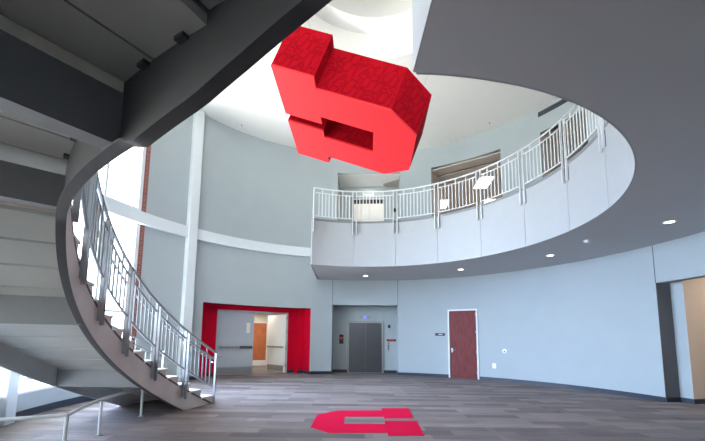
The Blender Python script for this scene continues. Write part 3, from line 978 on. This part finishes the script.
for i in range(16):
    d0 = dl1 + i * dd
    if d0 + dd > DEND + 0.5:
        break
    z0 = 2.735 + RISE * i
    t_ = MB().arc(RI + 0.032, RE - 0.05, d0 + 0.05, d0 + dd - 0.05, z0 - 0.02, z0 + RISE - 0.03, SC, 1.0).build('tread', M_PAN, st)
    MB().arc(RI + 0.032, RE - 0.045, d0 - 0.15, d0 + dd - 0.05, z0 + RISE - 0.03, z0 + RISE, SC, 1.0).build('nosing', M_NOSE, t_)


def cross_beam(d, zb, depth, flange=0.16, mtop=None):
    o_, = (Vector((SX, SY, 0)),)
    rr = Vector((cos(rad(d)), sin(rad(d)), 0)); tt = Vector((-sin(rad(d)), cos(rad(d)), 0)); uu = Vector((0, 0, 1))
    wb = MB().obox(o_, rr, tt, uu, RI + 0.03, RE - 0.04, -0.014, 0.0, zb + 0.014, zb + depth)
    wb.obox(o_, rr, tt, uu, RI + 0.03, RE - 0.04, -flange, 0.0, zb, zb + 0.014)
    cb_ = wb.build('cross_beam', M_BEAM, st)
    if mtop:
        MB().obox(o_, rr, tt, uu, RI + 0.035, RE - 0.045, -flange, 0.006, zb + depth, zb + depth + 0.055).build('top_flange', mtop, cb_)
    else:
        MB().obox(o_, rr, tt, uu, RI + 0.035, RE - 0.045, -flange, -0.014, zb + depth - 0.014, zb + depth).build('top_flange', M_BEAM, cb_)
    return cb_


cross_beam(234.6, 2.33, 0.265, 0.11, M_BEAMTOP)
cross_beam(221.0, 2.33, 0.24, 0.10)
cross_beam(201.0, 1.55, 0.33, 0.10)
cross_beam(179.0, z_bot(179.0) + 0.005, 0.33, 0.06)
for d in (236.9, 239.9, 244.0, 247.8, 222.9, 226.3):
    zc_ = 2.654 if d < dl1 else 2.715 + RISE * int((d - dl1) / dd)
    MB().arc(RI + 0.03, RI + 0.06, d - 0.40, d + 0.20, zc_ - 0.018, zc_, SC, 1).build('angle_clip', M_CLIP, st)

# stair railings
ir = thing('stair_railing', (*P(RI - 0.04, D0, SC), 0), 'silver baluster railing on the inner edge of the lower stair flight', 'railing')
posts_in = [156.9, 166.8, 177.0, 187.1, 196.7, 205.6, 215.2, 225.5, 236.0]
railing_panels(ir, posts_in, SC, RI - 0.05, lambda d: z_nose(d) + 0.0, M_ALU, 1.35, top=1.09, drop=0.20, gap=0.05, bot=0.34, first_single=True)
hp = [Vector((*P(RI + 0.06, d, SC), max(0.0, K * (rad(max(d, 158)) - TH0)) + 0.93)) for d in [153.6 + i * 1.5 for i in range(42)]]
hr_ = MB().tube(hp, 0.019, 8)
hr_.build('handrail', M_ALU, ir, smooth=True)
for d in (157.4, 167, 177, 187, 197, 206):
    z = z_nose(d)
    MB().tube([(*P(RI - 0.035, d, SC), z + 0.86), (*P(RI + 0.05, d, SC), z + 0.86), (*P(RI + 0.06, d, SC), z + 0.92)], 0.008, 6).build('handrail_bracket', M_ALU, ir)
orl = thing('stair_railing', (*P(RE - 0.06, D0, SC), 0), 'silver baluster railing on the far outer edge of the stair', 'railing')
railing_panels(orl, [156.9, 165, 173, 181, 189, 197, 205, 213, 221], SC, RE + 0.035, lambda d: z_nose(d) + 0.1, M_ALU, 1.15, top=1.0, drop=0.2, gap=0.05, bot=0.25, first_single=True)
url = thing('stair_railing', (*P(RI - 0.04, 245, SC), 2.7), 'silver baluster railing on the upper flight above the camera', 'railing')
railing_panels(url, [238.4, 247, 256, 265, 274, 283, 292, 300], SC, RI - 0.05, z_nose, M_ALU, 1.35, top=1.09, drop=0.20, gap=0.05, bot=0.34)

# low guard rail under the stair
gr = thing('low_guard_rail', (-3.5, 5.4, 0), 'low round steel guard rail on the floor under the stair', 'guard rail')
pp = [(-3.62, 6.62), (-3.58, 6.0), (-3.53, 5.38), (-3.40, 4.85), (-3.21, 4.30), (-3.72, 4.02), (-4.6, 3.55)]
MB().tube([(x, y, 0.51) for x, y in pp[:5]], 0.022, 10).build('rail', M_ALU_L, gr, smooth=True)
MB().tube([(x, y, 0.51) for x, y in pp[4:]], 0.022, 10).build('rail', M_ALU_L, gr, smooth=True)
for x, y in (pp[0], pp[2], pp[4], pp[6]):
    pst = MB().tube([(x, y, 0), (x, y, 0.51)], 0.021, 10).build('leg', M_ALU_L, gr, smooth=True)
    MB().cyl((x, y), 0.045, 0, 0.012, 16).build('base_flange', M_ALU, pst)

# ------------------------------------------------------------------ hanging block letter
LET = dict(L=1.386, sw=0.839, e=0.275, h=1.075, xr=1.469, c=0.557, c2=0.477, g0=0.111, g2=0.333, xi=0.606)


def letter_outline(L, sw, e, h, xr, c, c2, g0, g2, xi):
    return [(-L, h + e), (-L + sw, h + e), (-L + sw, h), (xr - c, h), (xr, h - c2), (xr, -h + c2), (xr - c, -h), (-L + sw, -h),
            (-L + sw, -h - e), (-L, -h - e), (-L, -g0), (-L + sw, -g0), (-L + sw, -g2), (xi, -g2), (xi, g2), (-L + sw, g2), (-L + sw, g0), (-L, g0)]


lo = letter_outline(**LET)
DEP = 0.953
CM = Matrix(((0.938, -0.062, -0.341), (-0.085, -0.995, -0.054), (-0.336, 0.079, -0.938))).transposed()
# columns: local x (along the arms), local y, local depth axis
ax = Vector((0.938, -0.085, -0.336)); ay = Vector((-0.062, -0.995, 0.079)); az = Vector((-0.341, -0.054, -0.938))
UC = Vector((0.166, 7.2, 6.201))


def ul(x, y, z):
    return UC + ax * x + ay * y + az * z


ls = thing('hanging_block_letter', UC, 'big red block letter U sculpture hanging tilted from the ceiling', 'sculpture')
n = len(lo)
mb = MB()
mb.add([ul(x, y, DEP / 2) for x, y in lo] + [ul(x, y, DEP / 2 - 0.04) for x, y in lo],
       [tuple(range(n))] + [(k, (k + 1) % n, n + (k + 1) % n, n + k) for k in range(n)])
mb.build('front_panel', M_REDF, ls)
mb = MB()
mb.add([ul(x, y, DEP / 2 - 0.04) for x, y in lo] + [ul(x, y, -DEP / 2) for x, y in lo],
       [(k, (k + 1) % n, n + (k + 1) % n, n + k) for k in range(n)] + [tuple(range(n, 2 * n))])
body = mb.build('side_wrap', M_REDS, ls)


def text_mesh(txt, size, shear=0.22):
    cu = bpy.data.curves.new('t', 'FONT'); cu.body = txt; cu.size = size; cu.shear = shear
    cu.fill_mode = 'NONE'; cu.bevel_depth = 0.0045; cu.bevel_resolution = 0; cu.resolution_u = 3
    o_ = bpy.data.objects.new('t', cu); COL.objects.link(o_)
    bpy.context.view_layer.update()
    dg = bpy.context.evaluated_depsgraph_get()
    me = bpy.data.meshes.new_from_object(o_.evaluated_get(dg))
    vs = [v.co.copy() for v in me.vertices]; fs = [tuple(p.vertices) for p in me.polygons]
    bpy.data.objects.remove(o_); bpy.data.curves.remove(cu); bpy.data.meshes.remove(me)
    return vs, fs


ROWS = ['UTAHUTESUTAHUTES', 'TESUTAHUTESUTAH', 'AHUTESUTAHUTES']
ROWM = [text_mesh(s, 0.30) for s in ROWS]
sides = [(lo[k], lo[(k + 1) % n]) for k in range(n)]
for idx, ((x0, y0), (x1, y1)) in enumerate(sides):
    ln = hypot(x1 - x0, y1 - y0)
    if ln < 0.2:
        continue
    ux_, uy_ = (x1 - x0) / ln, (y1 - y0) / ln
    tv = ax * ux_ + ay * uy_
    nv = tv.cross(az)
    # outward side: away from the polygon interior (outline is clockwise)
    nrm2 = Vector((-uy_, ux_))
    nv = ax * nrm2.x + ay * nrm2.y
    o0 = ul(x0, y0, DEP / 2 - 0.05)
    mb = MB()
    for rI in range(4):
        vs, fs = ROWM[(rI + idx) % 3]
        keep = [ (0.0 <= v.x - 0.11 * rI <= ln) for v in vs]
        base = 0.02 + rI * 0.225
        mp_ = {}
        out_v = []
        for i_, v in enumerate(vs):
            xx = v.x - 0.11 * rI
            if 0.01 <= xx <= ln - 0.01 and 0 <= base + v.y <= DEP - 0.06:
                mp_[i_] = len(out_v)
                out_v.append(o0 + tv * xx - az * (base + v.y) + nv * (v.z * 0.35 + 0.0005))
        mb.add(out_v, [tuple(mp_[i_] for i_ in f_) for f_ in fs if all(i_ in mp_ for i_ in f_)])
    if mb.v:
        mb.build('outline_lettering', M_REDL, body)
for x, y in ((-0.95, 1.0), (-0.95, -1.0), (1.05, 0.45), (1.05, -0.45)):
    p = ul(x, y, -DEP / 2)
    d_ = hypot(p.x - HC[0], p.y - HC[1])
    zt_ = ZC + 0.02 if d_ > HR else ZC
    q = Vector((p.x, p.y, zt_))
    if d_ <= HR:
        # fix to the rim of the recess
        q = Vector((HC[0] + (p.x - HC[0]) * HR / d_, HC[1] + (p.y - HC[1]) * HR / d_, ZC + 0.05))
    MB().tube([p, q], 0.003, 5).build('cable', M_CABLE, ls)

# ------------------------------------------------------------------ carpet emblem
eo = [(-0.52, 6.00), (-0.48, 6.97), (-0.11, 7.37), (0.79, 7.45), (0.80, 7.67), (1.38, 7.71), (1.29, 6.75), (0.755, 6.71), (0.765, 6.86), (0.04, 6.82),
      (0.02, 6.26), (0.72, 6.29), (0.735, 6.50), (1.31, 6.53), (1.23, 5.57), (0.68, 5.53), (0.69, 5.71), (-0.19, 5.65)]
k_ = 1.0
em = MB().prism([(x * k_, y * k_) for x, y in eo], 0.0, 0.006)
tag(em.build('carpet_emblem', M_REDC), 'flat red block letter U inlaid in the grey carpet', 'emblem')

# ------------------------------------------------------------------ ceiling fixtures under the balcony
def downlight(x, y, label):
    r = thing('downlight', (x, y, Z1), label, 'downlight', 'downlights under the balcony')
    t_ = MB()
    n_s = 28
    vs, fs = [], []
    for k in range(n_s):
        a = 2 * pi * k / n_s
        for rr, zz in ((0.085, -0.004), (0.115, -0.006), (0.12, 0.0)):
            vs.append((x + rr * cos(a), y + rr * sin(a), Z1 + zz))
    for k in range(n_s):
        k2 = (k + 1) % n_s
        for j in range(2):
            fs.append((3 * k + j, 3 * k + j + 1, 3 * k2 + j + 1, 3 * k2 + j))
    t_.add(vs, fs).build('trim_ring', M_WHITE, r)
    MB().cyl((x, y), 0.085, Z1 - 0.0035, Z1 - 0.001, 24).build('lens', M_LAMP, r)
    ld = bpy.data.lights.new('downlight_lamp', 'SPOT'); ld.energy = 18; ld.color = (1, 0.88, 0.72); ld.spot_size = rad(110); ld.shadow_soft_size = 0.08
    lo_ = bpy.data.objects.new('downlight_lamp', ld); COL.objects.link(lo_); lo_.location = (0, 0, -0.02); lo_.parent = r


downlight(0.83, 13.83, 'round downlight in the balcony soffit above the elevator')
downlight(4.07, 12.31, 'round downlight in the balcony soffit above the cherry wood door')
downlight(5.92, 10.1, 'round downlight in the balcony soffit next to the smoke detector')
downlight(6.65, 7.1, 'round downlight in the grey soffit near the far right opening')
sd = thing('smoke_detector', (5.92, 8.52, Z1), 'small round white smoke detector on the grey balcony soffit', 'smoke detector')
MB().cyl((5.92, 8.52), 0.055, Z1 - 0.05, Z1 - 0.015, 20, 0.075).build('head', M_PLATE, sd, smooth=True)
MB().cyl((5.92, 8.52), 0.08, Z1 - 0.015, Z1, 20).build('base', M_PLATE, sd, smooth=True)
sp = thing('sprinkler_head', (0.78, 13.4, Z1), 'tiny sprinkler head in the soffit beside the downlight above the elevator', 'sprinkler')
MB().cyl((0.78, 13.4), 0.035, Z1 - 0.006, Z1, 16).build('escutcheon', M_PLATE, sp)
MB().cyl((0.78, 13.4), 0.012, Z1 - 0.06, Z1 - 0.006, 10).build('nozzle', M_STAINF, sp)
for (x, y), lab in (((5.33, 12.46), 'tiny sprinkler head on the white ceiling above the right part of the balcony'), ((-3.98, 12.78), 'tiny sprinkler head on the white ceiling above the left wall')):
    sp = thing('sprinkler_head', (x, y, ZC), lab, 'sprinkler')
    MB().cyl((x, y), 0.045, ZC - 0.006, ZC, 16).build('escutcheon', M_PLATE, sp)
    MB().cyl((x, y), 0.016, ZC - 0.07, ZC - 0.006, 10).build('nozzle', M_STAINF, sp)
